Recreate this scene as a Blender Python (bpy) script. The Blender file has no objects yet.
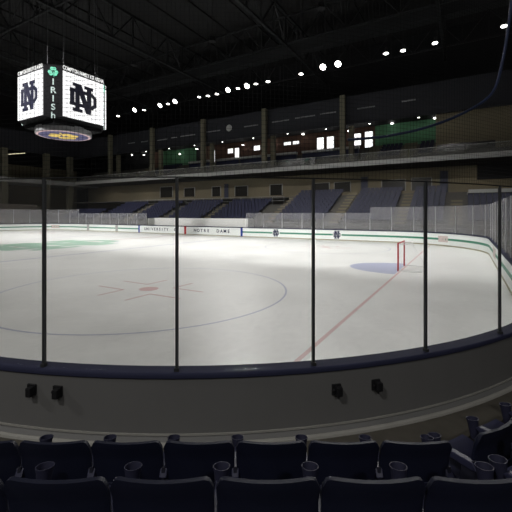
import bpy, bmesh, math, random
from mathutils import Vector, Matrix
random.seed(7)
SC = bpy.context.scene
COL = SC.collection
# ---------------------------------------------------------------- camera, exposure, world
CAM = Vector((29.1, -17.8, 2.54)); YAW = -0.53
SN, CS = math.sin(YAW), math.cos(YAW)
cd = bpy.data.cameras.new('camera'); cam = bpy.data.objects.new('camera', cd); COL.objects.link(cam)
cam.location = CAM; cam.rotation_euler = (math.pi/2, 0, -YAW)
cd.sensor_width = 36; cd.lens = 36*358.6/512
cd.shift_y = -(256-213.9)/512
cd.clip_start = 0.05; cd.clip_end = 400
SC.camera = cam
SC.view_settings.view_transform = 'Standard'; SC.view_settings.look = 'None'
SC.view_settings.gamma = 1; SC.view_settings.use_curve_mapping = False
SC.view_settings.exposure = 0.0
w = bpy.data.worlds.new('world'); SC.world = w; w.use_nodes = True
w.node_tree.nodes['Background'].inputs[0].default_value = (.05, .055, .07, 1)
w.node_tree.nodes['Background'].inputs[1].default_value = 0.3
P_FAR, P_NEAR, P_STAND, P_CONC, P_SUITE, P_SPILL = 3900, 11500, 165, 26, 9, 150

# ---------------------------------------------------------------- materials
def mat(name, col, rough=.6, var=.08, scale=6, metal=0, spec=.3, bump=0):
    m = bpy.data.materials.new(name); m.use_nodes = True
    nt = m.node_tree; b = nt.nodes['Principled BSDF']
    b.inputs['Roughness'].default_value = rough; b.inputs['Metallic'].default_value = metal
    b.inputs['Specular IOR Level'].default_value = spec
    tc = nt.nodes.new('ShaderNodeTexCoord'); n = nt.nodes.new('ShaderNodeTexNoise')
    n.inputs['Scale'].default_value = scale; n.inputs['Detail'].default_value = 4
    r = nt.nodes.new('ShaderNodeMix'); r.data_type = 'RGBA'
    r.inputs[6].default_value = tuple(c*(1-var) for c in col)+(1,)
    r.inputs[7].default_value = tuple(min(1, c*(1+var)) for c in col)+(1,)
    nt.links.new(tc.outputs['Object'], n.inputs['Vector']); nt.links.new(n.outputs['Fac'], r.inputs[0])
    nt.links.new(r.outputs[2], b.inputs['Base Color'])
    if bump:
        bp = nt.nodes.new('ShaderNodeBump'); bp.inputs['Strength'].default_value = bump
        nt.links.new(n.outputs['Fac'], bp.inputs['Height']); nt.links.new(bp.outputs[0], b.inputs['Normal'])
    return m
def emit(name, col, s):
    m = bpy.data.materials.new(name); m.use_nodes = True
    b = m.node_tree.nodes['Principled BSDF']
    b.inputs['Base Color'].default_value = (.02, .02, .02, 1)
    b.inputs['Emission Color'].default_value = col+(1,); b.inputs['Emission Strength'].default_value = s
    return m
def glass(name, haze, col=(.6, .62, .65), gloss=.04):
    m = bpy.data.materials.new(name); m.use_nodes = True; nt = m.node_tree
    nt.nodes.remove(nt.nodes['Principled BSDF']); out = nt.nodes['Material Output']
    t = nt.nodes.new('ShaderNodeBsdfTransparent'); d = nt.nodes.new('ShaderNodeBsdfDiffuse'); g = nt.nodes.new('ShaderNodeBsdfGlossy')
    d.inputs[0].default_value = col+(1,); g.inputs['Roughness'].default_value = .05
    n = nt.nodes.new('ShaderNodeTexNoise'); n.inputs['Scale'].default_value = 2
    tc = nt.nodes.new('ShaderNodeTexCoord'); nt.links.new(tc.outputs['Object'], n.inputs['Vector'])
    mp = nt.nodes.new('ShaderNodeMapRange'); mp.inputs[3].default_value = haze*.75; mp.inputs[4].default_value = haze*1.25
    nt.links.new(n.outputs['Fac'], mp.inputs[0])
    m1 = nt.nodes.new('ShaderNodeMixShader'); nt.links.new(mp.outputs[0], m1.inputs[0])
    nt.links.new(t.outputs[0], m1.inputs[1]); nt.links.new(d.outputs[0], m1.inputs[2])
    m2 = nt.nodes.new('ShaderNodeMixShader'); m2.inputs[0].default_value = gloss
    nt.links.new(m1.outputs[0], m2.inputs[1]); nt.links.new(g.outputs[0], m2.inputs[2])
    nt.links.new(m2.outputs[0], out.inputs[0])
    return m
M = dict(
    white=mat("board_white", (.84, .87, .85), .45, .03), navycap=mat('cap_navy', (.030, .033, .066), .75, .08, spec=.1),
    green=mat('stripe_green', (.05, .24, .15), .5), yellow=mat('kick_yellow', (.36, .34, .24), .5),
    red=mat('paint_red', (.5, .03, .03), .4), blue=mat('paint_blue', (.02, .05, .3), .4), navy=mat('paint_navy', (.015, .02, .06), .5),
    wallpanel=mat('outer_panel_grey', (.150, .150, .150), .6, .06, 2), ledge=mat('ledge_stone', (.31, .305, .285), .6, .12, 5),
    walk=mat('walkway_concrete', (.085, .078, .066), .75, .2, 8), concrete=mat('tier_concrete', (.10, .095, .085), .8, .15, 5),
    postm=mat('post_dark_metal', (.055, .058, .062), .4, .05, 5, .4), mull=mat('mullion_alu', (.42, .42, .43), .4, .05, 5, .3),
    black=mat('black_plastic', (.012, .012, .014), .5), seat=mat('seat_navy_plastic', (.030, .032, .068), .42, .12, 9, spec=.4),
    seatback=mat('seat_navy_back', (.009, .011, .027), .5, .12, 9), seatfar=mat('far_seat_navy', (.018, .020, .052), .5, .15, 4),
    cup=mat('cup_holder_plastic', (.022, .023, .048), .6, .1, 9), steel=mat('stanchion_steel', (.02, .021, .035), .5),
    tan=mat('tan_block_wall', (.21, .18, .12), .8, .12, 3), column=mat('tan_column', (.15, .14, .10), .75, .1, 3),
    greyrail=mat('grey_fascia', (.36, .36, .35), .6, .08, 3), dark=mat('dark_soffit', (.012, .012, .014), .8),
    bulk=mat('bulkhead_navy_grey', (.026, .027, .034), .7, .1, 2), roofm=mat('roof_deck_dark', (.016, .016, .017), .85, .3, .5),
    truss=mat('truss_steel_dark', (.018, .019, .021), .6), brown=mat('suite_maroon', (.11, .058, .042), .7, .2, 2),
    greenwall=mat('suite_green', (.09, .24, .13), .7, .2, 2), benchw=mat('bench_white', (.86, .86, .84), .6, .04),
    counter=mat('counter_grey', (.45, .45, .44), .5, .05), netblack=mat('net_black', (.006, .006, .007), .8),
    rope=mat('rope_navy', (.01, .02, .06), .6), frame=mat('scoreboard_black', (.005, .005, .006), .8, spec=.1), ring=mat('scoreboard_ring_grey', (.20, .20, .21), .5),
    wirem=mat('wire_grey', (.06, .06, .065), .5), dooor=mat('door_navy', (.03, .035, .07), .5), darkpane=mat('dark_pane', (.02, .018, .015), .2),
    bleach=mat('bleacher_brown', (.16, .14, .12), .6, .15, 2), netw=mat('goal_net_white', (.75, .75, .75), .8),
    dash=mat('bulkhead_lettering_grey', (.22, .22, .23), .6), lamp=emit('lamp_lens', (1, .98, .93), 9), tube=emit('tube_lamp', (1, .9, .6), 1.0),
    win=emit('lit_window', (1, 1, .98), 1.5), screen=emit('screen_white', (1, 1, 1), 1.25), sred=emit('screen_text', (.95, .95, .93), 1.0),
    sletter=emit('screen_letters', (.70, .88, .84), .7), sgreen=emit('screen_green', (.05, .75, .45), .9), spurple=emit('screen_blue', (.015, .012, .10), 1.0), sgold=emit('screen_gold', (.75, .52, .08), .9),
    spink=emit('screen_pink', (.62, .42, .42), .9), snavy=mat('screen_navy', (.010, .011, .030), .5),
    ngl=glass('near_glass', .012), fgl=glass('far_glass', .21, (.42, .42, .44)), rgl=glass('rail_glass', .30, (.20, .20, .19)),
)
def ice_material(tint=None, name='ice'):
    m = bpy.data.materials.new(name); m.use_nodes = True; nt = m.node_tree; b = nt.nodes['Principled BSDF']
    tc = nt.nodes.new('ShaderNodeTexCoord')
    def noise(scale, detail, sx=1, sy=1):
        mp = nt.nodes.new('ShaderNodeMapping'); mp.inputs['Scale'].default_value = (sx, sy, 1); mp.inputs['Rotation'].default_value = (0, 0, .4)
        n = nt.nodes.new('ShaderNodeTexNoise'); n.inputs['Scale'].default_value = scale; n.inputs['Detail'].default_value = detail
        nt.links.new(tc.outputs['Object'], mp.inputs[0]); nt.links.new(mp.outputs[0], n.inputs['Vector']); return n
    a = noise(.22, 5); s = noise(.9, 9, 1, .6); f = noise(7, 9, 1, .6)
    def rng(n, lo, hi, a0, b0):
        r = nt.nodes.new('ShaderNodeMapRange'); r.inputs[1].default_value = lo; r.inputs[2].default_value = hi; r.inputs[3].default_value = a0; r.inputs[4].default_value = b0
        nt.links.new(n.outputs['Fac'], r.inputs[0]); return r
    m1 = nt.nodes.new('ShaderNodeMath'); m1.operation = 'MULTIPLY'; m2 = nt.nodes.new('ShaderNodeMath'); m2.operation = 'MULTIPLY'
    nt.links.new(rng(a, .3, .7, .93, 1.0).outputs[0], m1.inputs[0]); nt.links.new(rng(s, .35, .65, .93, 1.0).outputs[0], m1.inputs[1])
    nt.links.new(m1.outputs[0], m2.inputs[0]); nt.links.new(rng(f, .34, .66, .935, 1.0).outputs[0], m2.inputs[1])
    col = tint or (.90, .905, .885)
    mx = nt.nodes.new('ShaderNodeMix'); mx.data_type = 'RGBA'; mx.inputs[6].default_value = (0, 0, 0, 1); mx.inputs[7].default_value = col+(1,)
    nt.links.new(m2.outputs[0], mx.inputs[0]); nt.links.new(mx.outputs[2], b.inputs['Base Color'])
    nt.links.new(rng(s, .3, .7, .30, .42).outputs[0], b.inputs['Roughness'])
    b.inputs['Specular IOR Level'].default_value = .35
    return m
M['ice'] = ice_material(); M['ice_red'] = ice_material((.76, .52, .51), 'ice_red_line'); M['ice_blue'] = ice_material((.52, .54, .68), 'ice_blue_line')
M['ice_crease'] = ice_material((.48, .51, .68), 'ice_crease_blue'); M['ice_green'] = ice_material((.40, .60, .48), 'ice_green_logo')
M['ice_dot'] = ice_material((.66, .42, .40), 'ice_faded_red')

# ---------------------------------------------------------------- helpers
class MB:
    def __init__(s): s.v = []; s.f = []
    def add(s, vs, fs):
        n = len(s.v); s.v += [tuple(v) for v in vs]; s.f += [tuple(i+n for i in f) for f in fs]; return s
    def box(s, c, d, R=None):
        c = Vector(c); hx, hy, hz = d[0]/2, d[1]/2, d[2]/2
        vs = [Vector((x, y, z)) for z in (-hz, hz) for x, y in ((-hx, -hy), (hx, -hy), (hx, hy), (-hx, hy))]
        if R is not None: vs = [R @ v for v in vs]
        return s.add([c+v for v in vs], [(3, 2, 1, 0), (4, 5, 6, 7), (0, 1, 5, 4), (1, 2, 6, 5), (2, 3, 7, 6), (3, 0, 4, 7)])
    def bar(s, a, b, t, n=4, t2=None):
        a, b = Vector(a), Vector(b); t2 = t if t2 is None else t2
        d = (b-a).normalized(); u = d.cross(Vector((0, 0, 1)));
        if u.length < 1e-4: u = Vector((1, 0, 0))
        u.normalize(); v = d.cross(u)
        off = [u*math.cos(2*math.pi*(i+.5)/n)+v*math.sin(2*math.pi*(i+.5)/n) for i in range(n)]
        vs = [a+o*t for o in off]+[b+o*t2 for o in off]
        return s.add(vs, [(i, (i+1) % n, n+(i+1) % n, n+i) for i in range(n)]+[tuple(range(n))[::-1], tuple(range(n, 2*n))])
    def tube(s, pts, r, n=8, closed=False):
        pts = [Vector(p) for p in pts]; N = len(pts); vs = []
        for i, p in enumerate(pts):
            d = (pts[(i+1) % N]-pts[i-1]) if closed else (pts[min(i+1, N-1)]-pts[max(i-1, 0)])
            d.normalize(); u = d.cross(Vector((0, 0, 1)))
            if u.length < 1e-3: u = Vector((1, 0, 0))
            u.normalize(); q = d.cross(u)
            vs += [p+(u*math.cos(2*math.pi*k/n)+q*math.sin(2*math.pi*k/n))*r for k in range(n)]
        fs = [(i*n+k, i*n+(k+1) % n, ((i+1) % N)*n+(k+1) % n, ((i+1) % N)*n+k) for i in range(N if closed else N-1) for k in range(n)]
        if not closed: fs += [tuple(range(n))[::-1], tuple(range((N-1)*n, N*n))]
        return s.add(vs, fs)
    def prism(s, poly, z0, z1, T=None):       # polygon (x,y) extruded in z, mapped by T
        n = len(poly); vs = [Vector((x, y, z0)) for x, y in poly]+[Vector((x, y, z1)) for x, y in poly]
        if T: vs = [T(v) for v in vs]
        return s.add(vs, [tuple(range(n))[::-1], tuple(range(n, 2*n))]+[(i, (i+1) % n, n+(i+1) % n, n+i) for i in range(n)])
    def lathe(s, prof, c=(0, 0, 0), n=16, R=None, sx=1, sy=1):
        c = Vector(c); vs = []; m = len(prof)
        for r, z in prof:
            for k in range(n):
                a = 2*math.pi*k/n; v = Vector((r*math.cos(a)*sx, r*math.sin(a)*sy, z))
                vs.append(c+(R @ v if R is not None else v))
        fs = [(i*n+k, i*n+(k+1) % n, (i+1)*n+(k+1) % n, (i+1)*n+k) for i in range(m-1) for k in range(n)]
        return s.add(vs, fs+[tuple(range(n))[::-1], tuple(range((m-1)*n, m*n))])
    def sweep(s, path, prof, closed=False):   # path (x,y,nx,ny), prof closed polygon (offset,z)
        m = len(prof); N = len(path)
        vs = [(x+nx*o, y+ny*o, z) for x, y, nx, ny in path for o, z in prof]
        fs = [(i*m+k, i*m+(k+1) % m, ((i+1) % N)*m+(k+1) % m, ((i+1) % N)*m+k) for i in range(N if closed else N-1) for k in range(m)]
        if not closed: fs += [tuple(range(m))[::-1], tuple(range((N-1)*m, N*m))]
        return s.add(vs, fs)
    def build(s, name, material, parent=None, smooth=False, bevel=0, loc=None):
        me = bpy.data.meshes.new(name); me.from_pydata(s.v, [], s.f)
        bm = bmesh.new(); bm.from_mesh(me); bmesh.ops.recalc_face_normals(bm, faces=bm.faces); bm.to_mesh(me); bm.free()
        me.materials.append(material)
        o = bpy.data.objects.new(name, me); COL.objects.link(o)
        if parent: o.parent = parent
        if loc is not None: o.location = loc
        if bevel:
            b = o.modifiers.new('bevel', 'BEVEL'); b.width = bevel; b.segments = 2; b.limit_method = 'ANGLE'
        if smooth:
            for p in me.polygons: p.use_smooth = True
            try: me.set_sharp_from_angle(angle=.8)
            except Exception: pass
        return o
def tag(o, label, cat, group=None, kind=None):
    o['label'] = label; o['category'] = cat
    if group: o['group'] = group
    if kind: o['kind'] = kind
    return o
def struct(o): o['kind'] = 'structure'; return o
def empty(name, loc=(0, 0, 0), rz=0):
    o = bpy.data.objects.new(name, None); COL.objects.link(o); o.location = loc; o.rotation_euler = (0, 0, rz); o.empty_display_size = .1; return o
def copy_tree(o, parent=None):
    c = o.copy(); COL.objects.link(c)
    if parent: c.parent = parent
    for ch in KIDS.get(o.name, []): copy_tree(ch, c)
    return c
KIDS = {}
def note(root):
    KIDS[root.name] = [c for c in ALLK if c.parent == root]
    for c in KIDS[root.name]: note(c)
def freeze(root):
    global ALLK
    ALLK = [o for o in COL.objects if o.parent]; note(root)
ONES = 'first second third fourth fifth sixth seventh eighth ninth tenth eleventh twelfth thirteenth fourteenth fifteenth sixteenth seventeenth eighteenth nineteenth'.split()
def ordn(n):
    if n <= 19: return ONES[n-1]
    t, u = divmod(n, 10); T = {2: 'twent', 3: 'thirt', 4: 'fort', 5: 'fift', 6: 'sixt'}[t]
    return T+'ieth' if u == 0 else T+'y-'+ONES[u-1]
def LW(R, D, z=0): return Vector((CAM.x+D*SN+R*CS, CAM.y+D*CS-R*SN, z))      # position right of / ahead of the near seats
def text_mesh(s, size, depth=.01, bold=.0):
    c = bpy.data.curves.new('t', 'FONT'); c.body = s; c.size = size; c.extrude = depth/2; c.offset = bold; c.align_x = 'CENTER'; c.align_y = 'CENTER'
    o = bpy.data.objects.new('t', c); COL.objects.link(o); dg = bpy.context.evaluated_depsgraph_get(); dg.update()
    me = bpy.data.meshes.new_from_object(o.evaluated_get(dg)); bpy.data.objects.remove(o)
    return me
def text_obj(name, s, size, material, T, parent, depth=.01, sx=1, bold=0):
    me = text_mesh(s, size, depth, bold)
    for v in me.vertices: v.co = T(Vector((v.co.x*sx, v.co.y, v.co.z)))
    me.materials.clear(); me.materials.append(material)
    o = bpy.data.objects.new(name, me); COL.objects.link(o); o.parent = parent; return o
def nd_polys():
    P = []
    P.append([(.17, .06), (.34, .06), (.34, .94), (.17, .94)])                # N left stem
    P.append([(.08, .88), (.40, .88), (.40, 1.0), (.08, 1.0)]); P.append([(.08, 0), (.44, 0), (.44, .12), (.08, .12)])
    P.append([(.61, .06), (.78, .06), (.78, .94), (.61, .94)])
    P.append([(.52, .88), (.86, .88), (.86, 1.0), (.52, 1.0)])
    P.append([(.19, 1.0), (.40, 1.0), (.78, 0), (.58, 0)])
    # D: stem, top, bottom, bow
    P.append([(-.02, .20), (.14, .20), (.14, .80), (-.02, .80)])
    P.append([(-.03, .68), (.80, .68), (.84, .80), (-.03, .80)]); P.append([(-.03, .20), (.84, .20), (.80, .32), (-.03, .32)])
    P.append([(.78, .68), (.84, .80), (1.0, .66), (.87, .60)]); P.append([(.87, .60), (1.0, .66), (1.0, .34), (.87, .40)]); P.append([(.87, .40), (1.0, .34), (.84, .20), (.78, .32)])
    return P
def nd(mb, size, T, d=.01, sx=1):
    for i, p in enumerate(nd_polys()):
        mb.prism([((x-.5)*size*sx, (y-.5)*size) for x, y in p], -d/2-.0004*i, d/2+.0004*i, T)
def shamrock(mb, r, T, d=.01):
    for k, a in enumerate((90, 210, 330)):
        cx, cy = .52*r*math.cos(math.radians(a)), .52*r*math.sin(math.radians(a))
        for s in (-1, 1):
            t = math.radians(a+90); ox, oy = cx+s*.2*r*math.cos(t), cy+s*.2*r*math.sin(t)
            e = .0005*(k*2+(s > 0))
            mb.prism([(ox+.32*r*math.cos(2*math.pi*i/14), oy+.32*r*math.sin(2*math.pi*i/14)) for i in range(14)], -d/2-e, d/2+e, T)
    mb.prism([(-.06*r, 0), (.06*r, 0), (.22*r, -r), (.1*r, -r)], -d/2, d/2, T)

def Ypx(x, y, Y):
    u = (x-256)/358.6; D = (Y-CAM.y)/(CS-u*SN); return CAM.x+D*SN+u*D*CS, CAM.z+(213.9-y)/358.6*D
# ---------------------------------------------------------------- rink outline
HX, CY0, HY, RR = 30.335, -.275, 16.01, 7.435
ARC = RR*math.pi/2; LX, LY = 2*(HX-RR), 2*(HY-RR)
TOT = 4*ARC+2*LX+2*LY
def S(s):      # s = 0 where the near right corner begins, running anticlockwise
    s %= TOT
    corners = [(HX-RR, CY0-HY+RR, -90), (HX-RR, CY0+HY-RR, 0), (-HX+RR, CY0+HY-RR, 90), (-HX+RR, CY0-HY+RR, 180)]
    for i, (cx, cy, a0) in enumerate(corners):
        L = LY if i % 2 == 0 else LX
        if s <= ARC:
            a = math.radians(a0)+s/RR; return (cx+RR*math.cos(a), cy+RR*math.sin(a), math.cos(a), math.sin(a))
        s -= ARC
        if s <= L:
            a = math.radians(a0+90); return (cx+RR*math.cos(a)-math.sin(a)*s, cy+RR*math.sin(a)+math.cos(a)*s, math.cos(a), math.sin(a))
        s -= L
def path(s0, s1, step=.35):
    n = max(1, int(abs(s1-s0)/step)); return [S(s0+(s1-s0)*i/n) for i in range(n+1)]
RING = [S(TOT*i/560) for i in range(560)]
S_FAR0 = 2*ARC+LY                                  # far side starts at X = HX-RR, running left
def s_far(X): return S_FAR0+(HX-RR-X)
def s_ang(deg): return math.radians(deg+90)*RR

# ---------------------------------------------------------------- structure: floor, ice, walls, roof
mb = MB(); mb.box((0, 0, -.16), (96, 70, .2)); fl = struct(mb.build('floor', M['concrete']))
mb = MB(); mb.prism([(x, y) for x, y, *_ in RING], -.05, 0); ice = struct(mb.build('ice_surface', M['ice']))
def flat(name, polys, m, z=.0015):
    mb = MB()
    for i, p in enumerate(polys): mb.prism(p, -.01, z+.0002*i)
    return mb.build(name, m, ice)
XC = -.6
def hy_at(X):
    ax = abs(X)
    if ax <= HX-RR: return HY
    return HY-RR+math.sqrt(max(0, RR**2-(ax-HX+RR)**2))
def strip(X, w): h = hy_at(X); return [(X-w/2, CY0-h), (X+w/2, CY0-h), (X+w/2, CY0+h), (X-w/2, CY0+h)]
GX = 26.5
flat('goal_line', [strip(GX+.08, .09)], M['ice_red']); flat('goal_line', [strip(-25.2, .055)], M['ice_red'])
flat('blue_line', [strip(7.85, .2)], M['ice_blue']); flat('blue_line', [strip(-8.9, .2)], M['ice_blue']); flat('centre_line', [strip(XC, .25)], M['ice_dot'])
def ringpoly(name, cx, cy, r, wd, m, a0=0, a1=360, n=72):
    mb = MB(); vs = []
    for i in range(n+1):
        a = math.radians(a0+(a1-a0)*i/n)
        for rr in (r-wd/2, r+wd/2):
            vs.append((cx+rr*math.cos(a), cy+rr*math.sin(a), .0025))
    mb.add(vs, [(2*i, 2*i+1, 2*i+3, 2*i+2) for i in range(n)]); return mb.build(name, m, ice)
def disc(name, cx, cy, r, m, z=.003, n=36): return flat(name, [[(cx+r*math.cos(2*math.pi*i/n), cy+r*math.sin(2*math.pi*i/n)) for i in range(n)]], m, z)
for fx, fy in ((19.82, -9.15), (19.82, 8.6), (-19, -9.15), (-19, 8.6)):
    ringpoly('faceoff_circle', fx, fy, 4.64, .06, M['ice_blue']); disc('faceoff_dot', fx, fy, .32, M['ice_red'])
    pl = []
    for sx in (-1, 1):
        for sy in (-1, 1):
            pl.append([(fx+sx*.6, fy+sy*.50), (fx+sx*1.9, fy+sy*.50), (fx+sx*1.9, fy+sy*.56), (fx+sx*.6, fy+sy*.56)])
            pl.append([(fx+sx*.6, fy+sy*.56), (fx+sx*.66, fy+sy*.56), (fx+sx*.66, fy+sy*1.5), (fx+sx*.6, fy+sy*1.5)])
    flat('faceoff_marks', pl, M['ice_dot'], .002)
ringpoly('centre_circle', XC, 0, 4.6, .06, M['ice_blue'])
crease = [(GX-2.35*math.sin(math.pi*i/24)*1.0, 1.85*math.cos(math.pi*i/24)) for i in range(25)]
flat('goal_crease', [crease], M['ice_crease'], .001)
mb = MB(); nd(mb, 8.2, lambda v: Vector((XC+.3-v.y*.9, v.x*1.15, .002+v.z*.02)), .01, 1.05); g = mb.build('centre_monogram', M['ice_green'], ice)

mb = MB(); mb.box((0, 34.6, 13), (96, .4, 27)); struct(mb.build('wall_far', M['dark']))
mb = MB(); mb.box((-47.8, 0, 13), (.4, 69, 27)); struct(mb.build('wall_left', M['dark']))
mb = MB(); mb.box((47.8, 0, 13), (.4, 69, 27)); struct(mb.build('wall_right', M['dark']))
mb = MB(); mb.box((0, -34.6, 13), (96, .4, 27)); struct(mb.build('wall_near', M['dark']))
mb = MB(); mb.box((0, 0, 26.8), (96, 70, .3))
for i in range(24): mb.box((-46+4*i, 0, 26.55), (.3, 69, .2))
struct(mb.build('ceiling', M['roofm']))

# ---------------------------------------------------------------- dasher boards
db = tag(empty('dasher_boards', (0, 0, 0)), 'white rink boards with green stripe and navy cap around the ice', 'boards')
BT = 1.015
MB().sweep(RING, [(0, 0), (0, BT), (.10, BT), (.10, 0)], True).build('board_facing', M['white'], db)
MB().sweep(RING, [(-.012, .0), (-.012, .09), (.0, .10), (.0, 0)], True).build('kick_plate', M['yellow'], db)
MB().sweep(RING, [(-.055, BT-.03), (-.055, BT+.055), (.118, BT+.055), (.128, BT+.04), (.128, BT+.005), (.10, BT), (.0, BT), (-.02, BT-.03)], True).build('cap_rail', M['navycap'], db, bevel=.008)
s0, s1 = s_far(7.6), s_far(-8.6)
MB().sweep(path(s1, s0+TOT, .4), [(-.006, .46), (-.006, .62), (0, .62), (0, .46)]).build('green_stripe', M['green'], db)
MB().sweep(path(s_ang(-150), s_ang(60), .2), [(.10, .50), (.10, BT), (.112, BT), (.112, .50)]).build('outer_panel', M['wallpanel'], db)
NP = path(s_ang(-150), s_ang(60), .2)
MB().sweep(NP, [(.10, .495), (.122, .495), (.122, .512), (.10, .512)]).build('base_bead', M['ledge'], db)
MB().sweep(NP, [(.10, .30), (.10, .49), (.135, .49), (.175, .462), (.175, .30)]).build('base_moulding', M['wallpanel'], db)
MB().sweep(NP, [(.175, .30), (.175, .47), (.188, .474), (.208, .462), (.214, .445), (.214, .30)]).build('base_kerb', M['ledge'], db)
def board_T(X):      # a flat mark on the far boards, facing the ice
    y = CY0+HY
    return lambda v: Vector((X+v.x, y-.008-v.z, v.y))
for nm, X, wd, m in (('blue_line_mark', 7.6, .26, 'blue'), ('blue_line_mark', -8.7, .26, 'blue'), ('centre_line_mark', XC, .3, 'red'), ('goal_line_mark', -28.6+3.2, .2, 'red')):
    mb = MB(); mb.box((X, CY0+HY-.01, BT/2+.02), (wd, .03, BT-.06)); mb.build(nm, M[m], db)
for X in (-13.2, -19.6):
    mb = MB(); mb.box((X, CY0+HY-.012, BT/2+.05), (.5, .03, BT-.1)); mb.build('gate_panel', M['greyrail'], db)
def far_text(st, X, size, pitch):
    for k, ch in enumerate(st):
        T0 = board_T(X+(k-(len(st)-1)/2)*pitch); text_obj('letter', ch, size, M['navy'], lambda v: T0(Vector((v.x, v.y+.55, v.z))), db, .01, 1.05, .012)
far_text('UNIVERSITY', -5.55, .50, .44); far_text('OF', -2.0, .50, .42)
far_text('NOTRE', 1.95, .50, .50); far_text('DAME', 5.1, .50, .50)
for X in (11.9, 18.45):
    mb = MB(); T0 = board_T(X)
    mb.prism([(-.42, .10), (.42, .10), (.42, .96), (-.42, .96)], -.001, .004, T0); mb.build('monogram_patch', M['white'], db)
    mb = MB(); nd(mb, .74, lambda v: T0(Vector((v.x, v.y+.54, v.z+.008))), .008, .9); mb.build('monogram', M['navy'], db)
# plain pink advert blocks and a side advert on the corner boards
for s, wd in ((s_ang(48)+LY*0+ARC*0+LY+ARC*.0, .9), (s_far(-HX+RR)+3, 1.4), (ARC+LY*.70, 1.8)):
    MB().sweep(path(s, s+wd, .2), [(-.008, .32), (-.008, .80), (0, .80), (0, .32)]).build('advert_panel', mat('advert_pale', (.62, .52, .50), .5), db)

# ---------------------------------------------------------------- glass
# near corner: panes between dark posts
ng = tag(empty('rink_glass', (22.9, -8.8, BT+.055)), 'clear curved near rink glass between five black posts above the navy cap', 'rink glass')
near_s = [s_ang(-49+10*k) for k in range(-6, 6)]
near_names = {-2: 'leftmost', -1: 'second from left', 0: 'middle', 1: 'fourth from left', 2: 'rightmost'}
for i, s in enumerate(near_s):
    k = i-6+0
    k = i-6
    x, y, nx, ny = S(s); a = math.atan2(ny, nx)
    mb = MB(); mb.box((0, 0, .905), (.020, .024, 1.81)); mb.box((0.0, 0, .015), (.045, .040, .03)); mb.box((-.014, 0, .9), (.007, .030, 1.78))
    o = mb.build('glass_post', M['postm'], loc=(x+nx*.065, y+ny*.065, BT+.055)); o.rotation_euler = (0, 0, a)
    o.parent = ng; o.matrix_parent_inverse = Matrix.Translation(-ng.location)
for i in range(len(near_s)-1):
    MBx = MB().sweep(path(near_s[i]+.024, near_s[i+1]-.024, .12), [(.058, BT+.057), (.058, BT+1.85), (.070, BT+1.85), (.070, BT+.057)])
    o = MBx.build('glass_pane', M['ngl'], smooth=False)
    o.parent = ng; o.matrix_parent_inverse = Matrix.Translation(-ng.location)
# far panes with aluminium mullions
def far_glass(sa, sb, n, top, label):
    x0, y0, nx, ny = S((sa+sb)/2); r = tag(empty('rink_glass', (x0, y0, BT+.055)), label, 'rink glass')
    H = top-BT-.055
    for i in range(n):
        a, b = sa+(sb-sa)*i/n, sa+(sb-sa)*(i+1)/n
        p = [(x-x0, y-y0, c, d) for x, y, c, d in path(a+.03, b-.03, .3)]
        MB().sweep(p, [(.058, 0), (.058, H), (.072, H), (.072, 0)]).build('glass_pane', M['fgl'], r)
        x, y, c, d = S(a); mb = MB(); mb.box((x-x0+c*.065, y-y0+d*.065, H/2), (.05, .05, H), Matrix.Rotation(math.atan2(d, c), 3, 'Z')); mb.build('glass_post', M['mull'], r)
brk = s_far(21.5)
far_glass(near_s[-1], brk, round((brk-near_s[-1])/1.9), 3.15, 'tall grey rink glass round the right end and far right corner behind the goal')
far_glass(brk, s_far(8.1), 6, 2.63, 'low hazy rink glass on the far boards right of the white bench wall')
far_glass(s_far(-7.4), s_far(-22), 8, 2.63, 'low hazy rink glass on the far boards left of the white bench wall')
far_glass(s_far(-22), S_FAR0+LX+ARC+LY+ARC, 20, 3.2, 'tall grey rink glass round the distant left end of the ice')
# white bench back wall
mb = MB(); mb.box((.3, 17.35, 1.0), (15.7, .12, 2.0)); o = mb.build('bench_back_wall', M['benchw'])
for X in (-7.5, 8.1): 
    m2 = MB(); m2.box((X, 16.75, 1.0), (.1, 1.1, 1.9)); m2.build('side_panel', M['benchw'], o)
m2 = MB(); m2.box((.3, 16.95, .45), (15, .35, .06))
for X in range(-7, 9, 3): m2.box((X, 16.95, .2), (.08, .3, .46))
m2.build('bench', M['black'], o)
tag(o, 'long white wall behind the players bench above the lettered far boards', 'bench wall')
# latches on the outside of the near boards
def latch(px, lab):
    (R, D, z) = px; p = LW(R, D, z)
    d = Vector((p.x-(HX-RR), p.y-(CY0-HY+RR), 0)); a = math.atan2(d.y, d.x); d.normalize()
    q = Vector((HX-RR, CY0-HY+RR, 0))+d*(RR+.113); r = empty('panel_latch', (q.x, q.y, z), a); tag(r, lab, 'latch', 'latches on the near boards')
    mb = MB(); mb.box((.01, 0, 0), (.02, .09, .10)); mb.build('plate', M['black'], r, bevel=.003)
    mb = MB(); mb.box((.045, .012, -.005), (.06, .055, .085)); mb.build('body', M['black'], r, bevel=.006)
    mb = MB(); mb.bar((.03, -.03, .0), (.03, -.045, .0), .012, 10); mb.build('knob', M['black'], r)
for x, y, lab in ((29, 391, 'small black latch on grey panel, leftmost of four'), (55, 393, 'small black latch on grey panel, second from left near first post'),
                  (338, 391, 'small black latch on grey panel right of the middle post'), (378, 386, 'small black latch on grey panel, rightmost of four')):
    D = 2.5
    while True:
        q = LW((x-256)/358.6*D, D); 
        if math.hypot(q.x-(HX-RR), q.y-(CY0-HY+RR)) <= RR+.16: break
        D += .005
    latch(((x-256)/358.6*D, D, 2.54-(y-213.9)/358.6*D), lab)

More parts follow.
